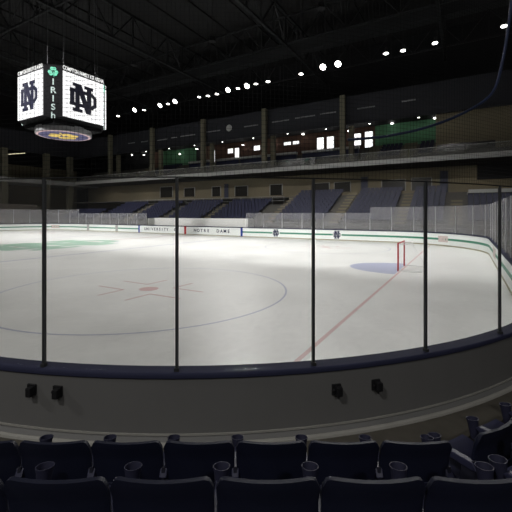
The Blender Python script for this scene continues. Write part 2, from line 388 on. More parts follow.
# ---------------------------------------------------------------- safety netting
zN0, zN1 = BT+1.87, 6.4
na, nb = s_ang(-86), s_ang(-14)
mb = MB()
def wire(pts, r):
    vs = []; 
    for p, u, v in pts: vs += [p+u*r, p-u*r*.5+v*r*.87, p-u*r*.5-v*r*.87]
    mb.add(vs, [(3*i+k, 3*i+(k+1) % 3, 3*i+3+(k+1) % 3, 3*i+3+k) for i in range(len(pts)-1) for k in range(3)])
Z = Vector((0, 0, 1)); pth = path(na, nb, .4); cell = .042
nz = int((zN1-zN0)/cell); nh = int((nb-na)/cell)
for i in range(nz+1):
    z = zN0+i*cell; wire([(Vector((x+nx*.065, y+ny*.065, z)), Vector((nx, ny, 0)), Z) for x, y, nx, ny in pth], .0015)
for i in range(nh+1):
    x, y, nx, ny = S(na+(nb-na)*i/nh); wire([(Vector((x+nx*.065, y+ny*.065, z)), Vector((nx, ny, 0)), Vector((-ny, nx, 0))) for z in (zN0, zN1)], .0015)
net = tag(mb.build('safety_netting', M['netblack']), 'fine black safety netting hanging above the near rink glass', 'netting')
mb = MB(); mb.tube([Vector((x+nx*.065, y+ny*.065, zN0)) for x, y, nx, ny in path(na, nb, .2)], .007, 6); mb.build('hem_cord', M['netblack'], net)
pts = [(29.75, -12.58, 6.4), (29.60, -12.64, 5.4), (29.53, -12.68, 4.75), (29.47, -12.71, 4.34), (29.39, -12.76, 4.01), (29.24, -12.85, 3.83), (28.94, -13.03, 3.65), (28.63, -13.21, 3.53), (28.43, -13.32, 3.48), (28.23, -13.44, 3.44), (27.9, -13.62, 3.41)]
sm = []
for i in range(len(pts)-1):
    p0, p1, p2, p3 = (Vector(pts[max(0, min(len(pts)-1, j))]) for j in (i-1, i, i+1, i+2))
    for t in (0, .25, .5, .75): sm.append(.5*((2*p1)+(p2-p0)*t+(2*p0-5*p1+4*p2-p3)*t*t+(3*p1-p0-3*p2+p3)*t**3))
sm.append(Vector(pts[-1]))
tag(MB().tube(sm, .016, 8).build('net_rope', M['rope'], smooth=True), 'dark blue rope curving down across the netting at upper right', 'rope')

# ---------------------------------------------------------------- goal
goal = tag(empty('hockey_goal', (GX, 0, 0)), 'red framed hockey goal with white net on the goal line', 'goal')
mb = MB()
for sy in (-1, 1): mb.tube([(0, sy*.915, 0), (0, sy*.915, .6), (0, sy*.915, 1.22)], .035, 10)
mb.tube([(0, -.93, 1.22), (0, 0, 1.22), (0, .93, 1.22)], .035, 10)
mb.build('goal_posts', M['red'], goal, smooth=True)
mb = MB(); back = [(0, -.915, .03), (.5, -1.05, .03), (.95, -.8, .03), (1.1, 0, .03), (.95, .8, .03), (.5, 1.05, .03), (0, .915, .03)]
mb.tube(back, .025, 8); mb.tube([(0, -.915, 1.2), (.35, -.8, 1.2), (.5, 0, 1.2), (.35, .8, 1.2), (0, .915, 1.2)], .02, 8)
mb.build('base_frame', M['netw'], goal, smooth=True)
mb = MB()
def netline(a, b): mb.bar(a, b, .0020, 3)
top = [(0, -.915, 1.2), (.35, -.8, 1.2), (.45, -.4, 1.2), (.5, 0, 1.2), (.45, .4, 1.2), (.35, .8, 1.2), (0, .915, 1.2)]
def lerp(a, b, t): return tuple(x+(y-x)*t for x, y in zip(a, b))
def along(P, t):
    t *= len(P)-1; i = min(int(t), len(P)-2); return lerp(P[i], P[i+1], t-i)
for i in range(41): netline(along(back, i/40), along(top, i/40))
for j in range(1, 14):
    for i in range(20): netline(lerp(along(back, i/20), along(top, i/20), j/14), lerp(along(back, (i+1)/20), along(top, (i+1)/20), j/14))
for i in range(21):
    a = along(top, i/20); netline((0, a[1], 1.21), a)
mb.build('net', M['netw'], goal)

# ---------------------------------------------------------------- near seating tiers
A28 = math.radians(27.6)
def tierline(D0, left=-5.2, ln=3.6):
    J = 1.30-(D0-2.69)*.25
    return [LW(left, D0), LW(J, D0), LW(J+ln*math.cos(A28), D0+ln*math.sin(A28))]
def tierpoly(D1, D0):
    a, b = tierline(D1), tierline(D0); return [(p.x, p.y) for p in a]+[(p.x, p.y) for p in b[::-1]]
for nm, d1, d0, z in (('seating_tier_front', 2.98, 2.15, .30), ('seating_tier_middle', 2.15, 1.36, .61), ('seating_tier_back', 1.36, -.2, .98)):
    mb = MB(); mb.prism(tierpoly(d1, d0), -.06, z); struct(mb.build(nm, M['concrete']))
tl = tierline(2.98); arc = [(x+nx*.12, y+ny*.12) for x, y, nx, ny in path(s_ang(-90)-3.0, s_ang(-2), .3)]
mb = MB(); mb.prism(arc+[(p.x, p.y) for p in tl[::-1]], -.06, .44); struct(mb.build('walkway', M['walk']))

# folding seat prototype: local +Y faces the rink, origin on platform under the backrest
def seat_proto():
    r = empty('folding_seat')
    W, n = .466, 14; mb = MB(); H0, H1 = .30, .0
    def shell(top, bot, t):
        vs = []; cols = 27; rows = 13
        for side in (0, 1):
            for j in range(rows):
                v = j/(rows-1)
                for i in range(cols):
                    u = -1+2*i/(cols-1)
                    # rounded upper corners
                    cr = .045; ex = max(0, abs(u)*W/2-(W/2-cr)); zt = top-cr+math.sqrt(max(0, cr*cr-ex*ex))
                    z = bot+(zt-bot)*v
                    x = u*W/2*(1-.012*(1-v))
                    y = -.035*(1-u*u)+.055*(1-v)+(.02 if v > .86 else 0)*-(v-.86)/.14
                    rim = t*(1 if v < .86 else 1.0+.55*math.sin((v-.86)/.14*math.pi*.5))
                    if abs(u) > .97 or v > .99: rim *= .45
                    vs.append((x, y+(rim/2 if side else -rim/2), z))
        N = rows*cols; fs = []
        for j in range(rows-1):
            for i in range(cols-1):
                a = j*cols+i; fs += [(a, a+1, a+cols+1, a+cols), (N+a, N+a+cols, N+a+cols+1, N+a+1)]
        ed = [i for i in range(cols)]+[j*cols+cols-1 for j in range(1, rows)]+[(rows-1)*cols+i for i in range(cols-2, -1, -1)]+[j*cols for j in range(rows-2, 0, -1)]
        for a, b in zip(ed, ed[1:]+ed[:1]): fs.append((a, b, N+b, N+a))
        return vs, fs
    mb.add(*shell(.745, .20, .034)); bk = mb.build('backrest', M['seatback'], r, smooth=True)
    mb = MB(); mb.box((0, -.052, .42), (.30, .012, .14)); mb.build('back_rib', M['seatback'], bk, bevel=.004)
    # seat pan tipped up
    R = Matrix.Rotation(math.radians(31), 3, 'X'); mb = MB()
    vs = []; 
    for side in (0, 1):
        for j in range(7):
            for i in range(9):
                u = -1+2*i/8; v = j/6; wd = (.205 if v < .8 else .205-.03*(v-.8)/.2)
                z = (.0 if side == 0 else .040)-(.012*(1-u*u) if side else 0)-(.02*max(0, v-.7)/.3 if side else 0)
                vs.append(Vector((u*wd, (.02+v*.325), z)))
    vs = [R @ v+Vector((0, .06, .235)) for v in vs]; fs = []
    for j in range(6):
        for i in range(8):
            a = j*9+i; fs += [(a, a+9, a+10, a+1), (63+a, 63+a+1, 63+a+10, 63+a+9)]
    ed = list(range(9))+[j*9+8 for j in range(1, 7)]+[54+i for i in range(7, -1, -1)]+[j*9 for j in range(5, 0, -1)]
    for a, b in zip(ed, ed[1:]+ed[:1]): fs.append((a, b, 63+b, 63+a))
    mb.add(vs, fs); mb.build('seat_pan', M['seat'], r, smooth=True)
    mb = MB(); mb.bar((-.21, .05, .245), (.21, .05, .245), .014, 10); mb.build('hinge_rod', M['steel'], r)
    return r
def arm_parts(r, x):
    mb = MB(); mb.prism([(-.02, .0), (.05, .0), (.09, .30), (.06, .50), (-.03, .56), (-.05, .40)], -.012, .012, lambda v: Vector((x+v.z, v.x+.02, v.y)))
    mb.box((x, .03, .012), (.06, .16, .024)); mb.build('stanchion', M['steel'], r, bevel=.003)
    mb = MB(); mb.prism([(-.03, .50), (.0, .545), (.24, .535), (.27, .51), (.22, .49), (.0, .49)], -.024, .024, lambda v: Vector((x+v.z, v.x, v.y)))
    ar = mb.build('armrest', M['seat'], r, bevel=.006)
    mb = MB(); n = 20; prof = [(.030, -.145), (.041, -.02), (.046, 0), (.047, .006), (.042, .006), (.040, -.005), (.034, -.06), (.028, -.13)]
    T = Matrix.Rotation(math.radians(-8), 3, 'X'); mb.lathe(prof, (x, .30, .56), n, T); 
    mb.build('cup_holder', M['cup'], ar, smooth=True)
    mb = MB(); mb.lathe([(.0395, -.012), (.0395, -.008)], (x, .30, .56), 20, T)
seat0 = seat_proto(); arm_parts(seat0, -.24); freeze(seat0)
seatE = copy_tree(seat0); arm_parts(seatE, .225)
freeze(seatE)
usedp = {0: False, 1: False}
def put_seat(pos, z, rz, label, end=False):
    k = 1 if end else 0; src = (seat0, seatE)[k]
    o = src if not usedp[k] else copy_tree(src); usedp[k] = True
    o.location = (pos.x, pos.y, z); o.rotation_euler = (0, 0, rz); tag(o, label, 'seat', 'navy folding seats in the near rows'); return o
RZ = -YAW
def section1(D0, Rs, z, row):
    for i, Rr in enumerate(Rs):
        put_seat(LW(Rr+.24, D0), z, RZ, 'dark navy folding seat back in the %s, %s' % (row, ordn(i+1)+' from left' if i < len(Rs)-1 else 'last before the bend'), i == len(Rs)-1)
section1(2.39, [-2.05+.478*i for i in range(7)], .30, 'row next to the walkway')
section1(1.64, [-1.62+.478*i for i in range(6)], .61, 'nearest row')
def section2(R0, D0, n, z, row):
    for i in range(n):
        p = LW(R0+(i*.475+.24)*math.cos(A28), D0+(i*.475+.24)*math.sin(A28))
        put_seat(p, z, RZ+A28, 'navy folding seat angled left in the %s, %s past the bend' % (row, ordn(i+1)), False)
section2(1.49, 2.45, 5, .30, 'row next to the walkway')
section2(1.485, 1.73, 3, .61, 'nearest row')

# ---------------------------------------------------------------- far lower bowl
XL, XR = -38.0, 36.0
ROWS = 10
def row_y(k): return 18.6+.8*k
def row_z(k): return 2.4-.82+.36*k          # platform height under the seats of row k
secs = [(-38.0, -21.5, 4), (-21.5, 9.2, 7), (9.2, XR, ROWS)]
mb = MB()
for x0, x1, n in secs:
    for k in range(n): mb.box(((x0+x1)/2, (row_y(k)-.45+31)/2, row_z(k)-.3), (x1-x0, 31-(row_y(k)-.45), .6))
mb.box((-1, 24.3, .6), (74, 13.6, 1.3))
struct(mb.build('seating_tier_far', M['concrete']))
def far_seat_mb(mb, x, y, z):
    mb.box((x, y+.10, z+.60), (.45, .05, .44)); mb.box((x, y-.12, z+.40), (.45, .40, .06))
proto = MB()
proto.add([(-.225, .16, .82), (.225, .16, .82), (.23, .10, .40), (-.23, .10, .40), (-.21, .20, .80), (.21, .20, .80), (.22, .15, .38), (-.22, .15, .38)],
          [(0, 1, 2, 3), (4, 7, 6, 5), (0, 4, 5, 1), (1, 5, 6, 2), (2, 6, 7, 3), (3, 7, 4, 0)])
proto.add([(-.22, -.28, .44), (.22, -.28, .44), (.22, .12, .40), (-.22, .12, .40), (-.22, -.28, .38), (.22, -.28, .38), (.22, .12, .35), (-.22, .12, .35)],
          [(0, 1, 2, 3), (4, 7, 6, 5), (0, 4, 5, 1), (1, 5, 6, 2), (2, 6, 7, 3), (3, 7, 4, 0)])
proto.box((0, .06, .18), (.05, .08, .4))
fs0 = None
blocks = [(10.3, 16.4, 'left'), (18.2, 23.2, 'middle'), (24.2, 27.4, 'narrow right')]
rest = MB(); cnt = 0
for x0, x1, bn in blocks:
    m = int((x1-x0)/.52)
    for k in range(ROWS):
        for i in range(m):
            x = x0+.26+i*.52; y, z = row_y(k), row_z(k)
            if fs0 is None: fs0 = proto.build('stadium_seat', M['seatfar']); o = fs0
            else: o = fs0.copy(); COL.objects.link(o)
            o.location = (x, y, z); cnt += 1
            tag(o, 'navy seat in the %s far block, %s row up, %s from left' % (bn, ordn(k+1), ordn(i+1)), 'seat', 'far stadium seats')
def more(x0, x1, ks):
    for k in ks:
        for i in range(int((x1-x0)/.52)): rest.add([(a+x0+.26+i*.52, b+row_y(k), c+row_z(k)) for a, b, c in proto.v], proto.f)
more(29.2, 35.8, range(7))
for x0, x1 in ((-21, -14.8), (-13.2, -7.6), (-6.2, -.4), (1.0, 7.6)): more(x0, x1, range(7))
more(-30.5, -22.3, range(4))
tag(rest.build('stadium_seats', M['seatfar']), 'rows of navy seats filling the other far side blocks', 'seats', kind='stuff')
# aisle stairs and rails in the lower bowl
def rail(name, a, b, z0, z1, m, lab, posts=6, grp=None, th=.03):
    mb = MB(); A, B = Vector(a), Vector(b)
    mb.bar(A+Vector((0, 0, z1)), B+Vector((0, 0, z1)), th, 6)
    mb.bar(A+Vector((0, 0, (z0+z1)/2)), B+Vector((0, 0, (z0+z1)/2)), th*.7, 6)
    for i in range(posts):
        p = A.lerp(B, i/(posts-1)); mb.bar(p+Vector((0, 0, z0)), p+Vector((0, 0, z1)), th, 6)
    return tag(mb.build(name, m), lab, 'railing', grp)
for X, yt, lab in ((9.7, 26, 'left of the goal-side seat blocks'), (17.3, 26, 'between the two big navy seat blocks'), (23.7, 26, 'left of the narrow seat block'), (28.3, 24, 'right of the narrow seat block'), (-14, 24, 'far left of the bench'), (-.0+.3, 24, 'above the bench wall')):
    mb = MB(); n = int((yt-18.6)/.8)+1
    for k in range(n): mb.box((X, row_y(k)-.22, row_z(k)+.09), (1.0, .4, .18))
    tag(mb.build('aisle_steps', M['tan']), 'tan concrete aisle steps %s' % lab, 'steps', 'aisle steps of the far bowl')
rail('guard_rail', (-20, 24.6, 0), (8.5, 24.6, 0), row_z(6), row_z(6)+1.1, M['greyrail'], 'thin grey guard rail above the low seats behind the bench', 18)
rail('guard_rail', (29.2, 24.9, 0), (36, 24.9, 0), row_z(6), row_z(6)+1.0, M['greyrail'], 'grey guard rail above the seats at the right picture edge', 6)
mb = MB(); mb.box((32.6, 24.8, row_z(6)+1.12), (6.6, .12, .34)); tag(mb.build('press_table', M['counter']), 'pale grey counter front above the rightmost seats', 'counter')
# left end bleachers
mb = MB()
for k in range(6): mb.box((-31.9-.8*k-.4+.2, 0, .9+.28*k), (.8, 34, 1.9+.56*k-.9)); 
b_ = mb.build('bleacher_tier', M['bleach']); struct(b_)

# ---------------------------------------------------------------- concourse, balcony, upper deck
YF, ZF = 25.6, 8.55
mb = MB(); mb.box((-2, 31.35, 6.2), (80, .3, 5.0)); struct(mb.build('wall_concourse', M['tan']))
mb = MB(); mb.box((-1, 28.4, 4.75), (79, 5.6, .14)); struct(mb.build('concourse_floor', M['concrete']))
mb = MB(); mb.box((-2, 28.5, 8.4), (80, 5.6, .3)); struct(mb.build('balcony_soffit', M['dark']))
mb = MB(); mb.box((-1, YF, ZF), (76, .25, .55)); struct(mb.build('trim_balcony_far', M['greyrail']))
mb = MB(); mb.box((-38.2, -3, ZF), (.25, 58, .55)); mb.box((-42, 0, 8.2), (7.6, 62, .3)); struct(mb.build('trim_balcony_left', M['greyrail']))
mb = MB(); mb.box((-46, 0, 6), (.3, 62, 12)); struct(mb.build('wall_left_concourse', M['tan']))
mb = MB()
for k in range(6): mb.box((-1, YF+1.6+.8*k+(7.4-1.6-.8*k)/2, 8.8+.2+.42*k), (78, 7.4-1.6-.8*k, .42))
mb.box((-1, YF+.9, 8.65), (78, 1.8, .2)); struct(mb.build('upper_deck', M['concrete']))
for i in range(13):
    x0 = -37+i*5.5+.05; mb = MB(); mb.box((x0+2.7, YF+.12, ZF+.75), (5.3, .03, .95)); 
    o = mb.build('balcony_panel', M['rgl']); m2 = MB(); m2.box((x0+2.7, YF+.12, ZF+1.25), (5.4, .06, .05)); m2.build('handrail', M['greyrail'], o)
    tag(o, 'grey tinted balcony panel above the pale ledge, %s from the left' % ordn(i+1), 'balcony panel', 'balcony panels')
us = MB()
for k in range(1, 6):
    for x0, x1 in ((19.5, 22.6), (24.2, 25.8), (-20, -15)):
        for i in range(int((x1-x0)/.52)): us.add([(a+x0+.26+i*.52, b+YF+1.9+.8*k, c+9.0+.42*k-.2) for a, b, c in proto.v], proto.f)
tag(us.build('balcony_seats', M['seatfar']), 'dark seats on the balcony below the green lounge walls', 'seats', kind='stuff')
for xp, lab in ((372, 'beside the green lounge, left one'), (408, 'below the green lounge, right one'), (140, 'far left of the green wall')):
    X = Ypx(xp, 150, 28.5)[0]; mb = MB()
    for k in range(6): mb.box((X, YF+1.75+.8*k, 9.27+.42*k-.1), (1.1 if xp < 300 else 1.5, .45, .5))
    tag(mb.build('aisle_steps', M['column']), 'tan balcony aisle steps %s' % lab, 'steps', 'aisle steps of the balcony')
# drink counters with navy fronts
for xa, xb, lab in ((3.0, 8.0, 'left of the second tan column from right'), (9.0, 16.9, 'longest, under the white windows'), (-1.5, 2.9, 'short one'), (-12, -7.5, 'left of the column by the green wall'), (-6.2, -2, 'between the column and the bright window')):
    r = tag(empty('drink_counter', ((xa+xb)/2, 29.8, 10.2)), 'navy bar counter with pale top, %s' % lab, 'counter', 'bar counters on the balcony')
    mb = MB(); mb.box((0, 0, .35), (xb-xa, .5, 1.1)); mb.build('counter_front', M['navy'], r)
    mb = MB(); mb.box((0, -.05, 1.12), (xb-xa+.1, .7, .30)); mb.build('counter_top', M['counter'], r)
# suite back walls and windows
def wallx(name, xa, xb, y, z0, z1, m): mb = MB(); mb.box(((xa+xb)/2, y, (z0+z1)/2), (xb-xa, .2, z1-z0)); return struct(mb.build(name, M[m]))
wallx('wall_suite_maroon', -11.6, 18.3, 33.15, 10.5, 15.0, 'brown'); wallx('wall_suite_green', 18.3, 26.0, 33.12, 10.5, 15.0, 'greenwall')
wallx('wall_lounge_green', -21.6, -13.3, 33.12, 10.5, 15.0, 'greenwall'); wallx('wall_lounge_maroon', -25.0, -21.6, 33.15, 10.5, 15, 'brown')
wallx('wall_suite_dark', -13.3, -11.6, 33.15, 10.5, 15, 'dark'); wallx('wall_lounge_dark', -38, -25, 33.15, 10.5, 15, 'dark')
mb = MB(); mb.box((31.1, 28.3, 11.4), (10.0, .3, 5.3)); struct(mb.build('wall_tan_upper', M['tan']))
mb = MB(); mb.box((29.0, 28.1, 9.95), (5.6, .12, .95)); tag(mb.build('wall_opening', M['darkpane']), 'long dark slot opening in the tan upper wall at right', 'opening')
mb = MB(); mb.box((-1, 30.2, 14.75), (78, 6.2, .2)); struct(mb.build('suite_ceiling', M['dark']))
for n, (xa, xb, z0, z1, lab) in enumerate(((9.89, 10.95, 12.13, 13.87, 'bright white window, left one of the pair above the long counter'), (11.44, 12.5, 12.14, 13.85, 'bright white window, right one of the pair above the long counter'),
        (15.41, 16.4, 12.2, 13.85, 'bright white window just right of the right tan column'), (16.94, 18.0, 11.76, 13.95, 'bright white window beside the green lounge wall'),
        (-9.91, -9.03, 11.7, 13.69, 'tall bright window right of the column by the green wall'), (-6.25, -5.2, 12.93, 13.71, 'small square bright screen left of the tall narrow one'), (-4.8, -3.95, 11.9, 13.7, 'tall narrow bright window in the maroon wall'),
        (-1.05, .1, 12.96, 13.72, 'small bright screen left of the middle tan column'), (4.43, 5.64, 13.29, 13.75, 'thin bright strip, left of two above the short counter'), (5.97, 7.0, 13.29, 13.75, 'thin bright strip, right of two above the short counter'))):
    r = tag(empty('lit_window', ((xa+xb)/2, 33.0, (z0+z1)/2)), lab, 'window', 'bright windows of the suites')
    mb = MB(); mb.box((0, 0, 0), (xb-xa, .04, z1-z0)); mb.build('pane', M['win'], r)
    mb = MB()
    for sx in (-1, 1): mb.box((sx*(xb-xa+.06)/2, 0, 0), (.07, .08, z1-z0+.12))
    for sz in (-1, 1): mb.box((0, 0, sz*(z1-z0+.06)/2), (xb-xa+.1, .08, .07))
    mb.build('window_frame', M['black'], r)
# bulkhead along far and left side
mb = MB(); mb.box((-1, 27.1, 15.55), (80, .3, 3.5)); mb.box((-1, 27.0, 13.82), (80, .5, .18)); struct(mb.build('bulkhead_far', M['bulk']))
mb = MB(); mb.box((-39.2, -3, 15.5), (.3, 60, 3.6)); struct(mb.build('bulkhead_left', M['bulk']))
for n, (xa, ya, xb, yb) in enumerate(((128, 143.5, 135, 142.5), (141, 142, 148, 141), (157, 140.5, 167, 139), (171, 138, 177, 137), (180, 136.5, 195, 134.5), (206, 132.5, 220, 130), (244, 126.5, 258, 125), (272, 122, 289, 120), (295, 118, 315, 115.5), (320, 114, 336, 112), (357, 108.5, 375, 106.5), (401.7, 101.5, 415.6, 99.5))):
    X0, Z0 = Ypx(xa, ya, 26.9); X1, Z1 = Ypx(xb, yb, 26.9); mb = MB(); z = (Z0+Z1)/2
    mb.box(((X0+X1)/2, 26.92, z), (X1-X0, .03, .16))
    tag(mb.build('name_strip', M['dash']), 'thin pale name strip on the dark upper band, %s from the left' % ordn(n+1), 'sign', 'pale strips on the upper band')
X0, Z0 = Ypx(229, 128, 26.9); mb = MB(); mb.lathe([(.5, -.02), (.5, .02)], (X0, 26.9, Z0), 20, Matrix.Rotation(math.pi/2, 3, 'X')); tag(mb.build('round_emblem', M['counter']), 'small round pale emblem on the dark upper band', 'sign')
# columns
for n, (X, lab) in enumerate(((15.8, 'rightmost tan column, beside the white windows'), (4.6, 'second tan column from the right'), (-6.3, 'tan column right of the green wall'), (-17.4, 'tan column left of the green wall'), (-28.4, 'tan column right of the scoreboard'))):
    mb = MB(); mb.box((X, 26.35, 13.0), (.62, .6, 8.6)); c = mb.build('column', M['column']); tag(c, lab, 'column', 'tan columns of the far side')
    m2 = MB(); m2.box((X+.75, 27.6, 11.2), (.6, .5, 4.9)); m2.build('pilaster', M['column'], c)
for n, (Y, lab) in enumerate(((13.2, 'dim tan column at the far left picture edge'), (20.4, 'dim tan column just right of the first near post'), (25.0, 'dim tan column below the scoreboard right side'), (3, 'tan column of the left end, outside the picture'))):
    mb = MB(); mb.box((-38.9, Y, 8.4), (.9, .9, 16.8-6)); c = mb.build('column', M['column']); tag(c, lab, 'column', 'tan columns of the left end')
# concourse doors
for n, (xa, xb, z0, z1, m, nm, lab) in enumerate(((16.89, 17.75, 4.85, 7.5, 'dooor', 'concourse_door', 'dark door in tan wall above aisle between the big seat blocks'), (26.37, 27.2, 4.85, 7.74, 'dooor', 'concourse_door', 'navy door in tan wall above the narrow seat block'),
        (-20.3, -17.3, 5.6, 7.5, 'darkpane', 'concourse_panel', 'dark panel in tan wall, leftmost'), (-14.4, -12.1, 5.6, 7.1, 'darkpane', 'concourse_panel', 'dark panel in tan wall, second from left'), (-8.2, -6.5, 5.5, 7.1, 'darkpane', 'concourse_panel', 'dark panel in tan wall left of the narrow door'),
        (-5.67, -4.86, 4.85, 7.5, 'dooor', 'concourse_door', 'narrow dark door in tan wall behind the bench'), (-3.5, -1.16, 5.4, 7.0, 'darkpane', 'concourse_panel', 'dark panel in tan wall right of the narrow door'), (3.0, 5.0, 5.4, 7.0, 'darkpane', 'concourse_panel', 'dark panel in tan wall right of the bench wall'),
        (10.3, 12.4, 5.6, 6.9, 'darkpane', 'concourse_panel', 'dark panel above left seat block, left one'), (13.2, 15.4, 5.6, 6.9, 'darkpane', 'concourse_panel', 'dark panel above left seat block, right one'), (19.6, 22.4, 5.5, 6.9, 'darkpane', 'concourse_panel', 'dark panel above the middle seat block'), (23.2, 25.4, 5.5, 7.0, 'darkpane', 'concourse_panel', 'dark panel left of the navy door'))):
    r = tag(empty(nm, ((xa+xb)/2, 31.15, (z0+z1)/2)), lab, 'door' if 'door' in nm else 'window', 'openings of the concourse wall')
    mb = MB(); mb.box((0, 0, 0), (xb-xa, .06, z1-z0)); mb.build('leaf' if 'door' in nm else 'pane', M[m], r)
    mb = MB(); mb.box((0, -.02, (z1-z0)/2+.05), (xb-xa+.2, .12, .1))
    for sx in (-1, 1): mb.box((sx*((xb-xa)/2+.05), -.02, 0), (.1, .12, z1-z0))
    mb.build('surround', M['column'] if 'door' in nm else M['greyrail'], r)
mb = MB(); mb.box((33.4, 31.1, 7.4), (6.4, .1, 1.75)); tag(mb.build('dark_opening', M['dark']), 'wide black opening under the balcony at the right edge', 'opening')

# ---------------------------------------------------------------- roof steel
def truss(a, b, h, lab, nm='roof_truss', n=24, t=.16):
    a, b = Vector(a), Vector(b); mb = MB(); up = Vector((0, 0, h))
    mb.bar(a, b, t, 4); mb.bar(a+up, b+up, t, 4)
    for i in range(n):
        p, q = a.lerp(b, i/n), a.lerp(b, (i+1)/n); mb.bar(p if i % 2 else p+up, q+up if i % 2 else q, t*.5, 4)
        mb.bar(p, p+up, t*.45, 4)
    tag(mb.build(nm, M['truss']), lab, 'truss', 'dark roof trusses')
for i, X in enumerate((-36.4, -20.6, -4.8, 11.0, 26.8, 42.0)):
    truss((X, -34, 22.2), (X, 34, 22.2), 3.6, 'dark steel roof truss crossing the rink, %s from the left' % ordn(i+1), t=.20)
for i, Y in enumerate((-16, 2, 20, 30)):
    truss((-47, Y, 22.3), (47, Y, 22.3), 3.2, 'dark long steel roof truss parallel to the far side, %s from the camera' % ordn(i+1), 'roof_girder', 36, .13)
mb = MB(); mb.box((6, 23, 22.9), (70, 1.1, 1.1)); tag(mb.build('air_duct', M['truss']), 'long dark air duct under the roof on the far side', 'duct')
# ---------------------------------------------------------------- lamps
def spot(name, parent, loc, aim, power, size, blend=.6, rad=.35):
    l = bpy.data.lights.new(name, 'SPOT'); l.energy = power; l.spot_size = math.radians(size); l.spot_blend = blend; l.shadow_soft_size = rad
    l.color = (1, .985, .955)
    o = bpy.data.objects.new(name, l); COL.objects.link(o); o.parent = parent; o.location = loc
    o.rotation_euler = (Vector(aim)).to_track_quat('-Z', 'Y').to_euler(); return o
def lamp(loc, aim, power, size, label, group, rad=.42, tilt=None):
    r = tag(empty('high_bay_lamp', loc), label, 'lamp', group)
    d = Vector(tilt or aim).normalized(); R = d.to_track_quat('-Z', 'Y').to_matrix()
    mb = MB(); mb.lathe([(rad*.98, .0), (rad, .0), (rad, .03), (rad*.35, .42), (.10, .5), (.10, .62)], (0, 0, 0), 18, R); mb.build('shade', M['black'], r, smooth=True)
    mb = MB(); mb.lathe([(rad*.93, -.012), (rad*.93, -.004)], (0, 0, 0), 18, R); mb.build('lens', M['lamp'], r)
    mb = MB(); q = R @ Vector((0, 0, .58)); mb.bar(q, (q.x, q.y, 26.55-loc[2]), .02, 5); mb.build('hanger', M['truss'], r)
    spot('lamp_light', r, d*.05, aim, power, size, rad=rad*.8)
LX_ = [(-23.5, 16.6), (-15.77, 17.17), (-12.21, 17.54), (-10.26, 17.25), (-7.14, 17.42), (-5.66, 17.4), (-4.4, 17.53), (-.3, 17.46), (1.14, 17.34), (2.54, 17.36), (4.19, 17.56), (5.64, 17.49), (6.9, 17.56), (8.12, 17.57), (9.7, 17.56), (13.75, 17.62), (16.22, 17.86), (17.82, 17.84), (22.5, 17.85), (24.02, 17.78), (26.7, 17.84), (31.79, 18.0)]
for i, (X, Zl) in enumerate(LX_):
    big = i in (2, 4, 6, 10, 12, 16, 17)
    lamp((X, 18, Zl), (random.uniform(-.1, .1), -.80, -.75), P_FAR*(.55 if i not in (0, 1, 21) else 1.0), 80, 'lit round ceiling lamp of the far row, %s from the left' % ordn(i+1), 'far row of ceiling lamps', .34 if big else .25,
         (0, -.75, -.7) if big else (0, -.16+.1*random.random(), -1))
for i, X in enumerate((-27, -20, -13, -5, 3, 11, 19, 26)):  # row added out of view to light the ice and far boards
    lamp((X, -10, 17.8), (0, 1.2, -1), P_NEAR, 64, 'unseen ceiling lamp added above the near side of the ice, %s from the left' % ordn(i+1), 'added near row of ceiling lamps')
for i, X in enumerate((-34, -26, -14, -6, 6, 18, 26)):  # fill lamps added only to lift the dark far stands
    r = tag(empty('stand_fill_lamp', (X, 12.5, 21.0)), 'added dim ceiling lamp aimed at the far stands, %s from the left' % ordn(i+1), 'lamp', 'added lamps for the far stands')
    mb = MB(); mb.lathe([(.36, -.3), (.38, -.3), (.30, .15), (.05, .3)], (0, 0, 0), 14); mb.bar((0, 0, .25), (0, 0, 5.44), .02, 5); mb.build('shade', M['black'], r)
    spot('stand_fill_glow', r, (0, 0, -.32), (0, .95, -.75), P_SPILL, 105, .8, .25)
for i, X in enumerate((-22, -14, -6, 2, 10, 17, 23)):  # extra row added out of view to brighten the near ice
    lamp((X, -12.5, 18.6), (0, .62, -1), 2700, 76, 'unseen inner ceiling lamp added above the near boards, %s from the left' % ordn(i+1), 'added inner near row of ceiling lamps')
def area(name, parent, loc, sx, sy, power, col=(1, .93, .8)):
    l = bpy.data.lights.new(name, 'AREA'); l.shape = 'RECTANGLE'; l.size = sx; l.size_y = sy; l.energy = power; l.color = col
    o = bpy.data.objects.new(name, l); COL.objects.link(o); o.parent = parent; o.location = loc; return o
for i in range(8):  # fill lights added to brighten the tan concourse wall
    X = -33+i*9; r = tag(empty('concourse_fill_light', (X, 28.2, 8.2)), 'added strip light under the far balcony, %s from the left' % ordn(i+1), 'light', 'added strip lights under the balcony')
    mb = MB(); mb.box((0, 0, 0), (3, .2, .08)); mb.build('housing', M['black'], r); area('concourse_fill_glow', r, (0, 0, -.06), 2.8, .16, P_CONC)
for i in range(9):
    X = -24+i*6; r = tag(empty('downlight', (X, 31, 14.6)), 'small ceiling downlight in the far suites, %s from the left' % ordn(i+1), 'light', 'downlights in the suites')
    mb = MB(); mb.lathe([(.16, 0), (.16, -.05)], (0, 0, 0), 12); mb.build('rim', M['black'], r)
    mb = MB(); mb.lathe([(.12, -.055), (.12, -.065)], (0, 0, 0), 12); mb.build('lens', M['lamp'], r)
    area('suite_glow', r, (0, 0, -.10), .3, .3, P_SUITE)
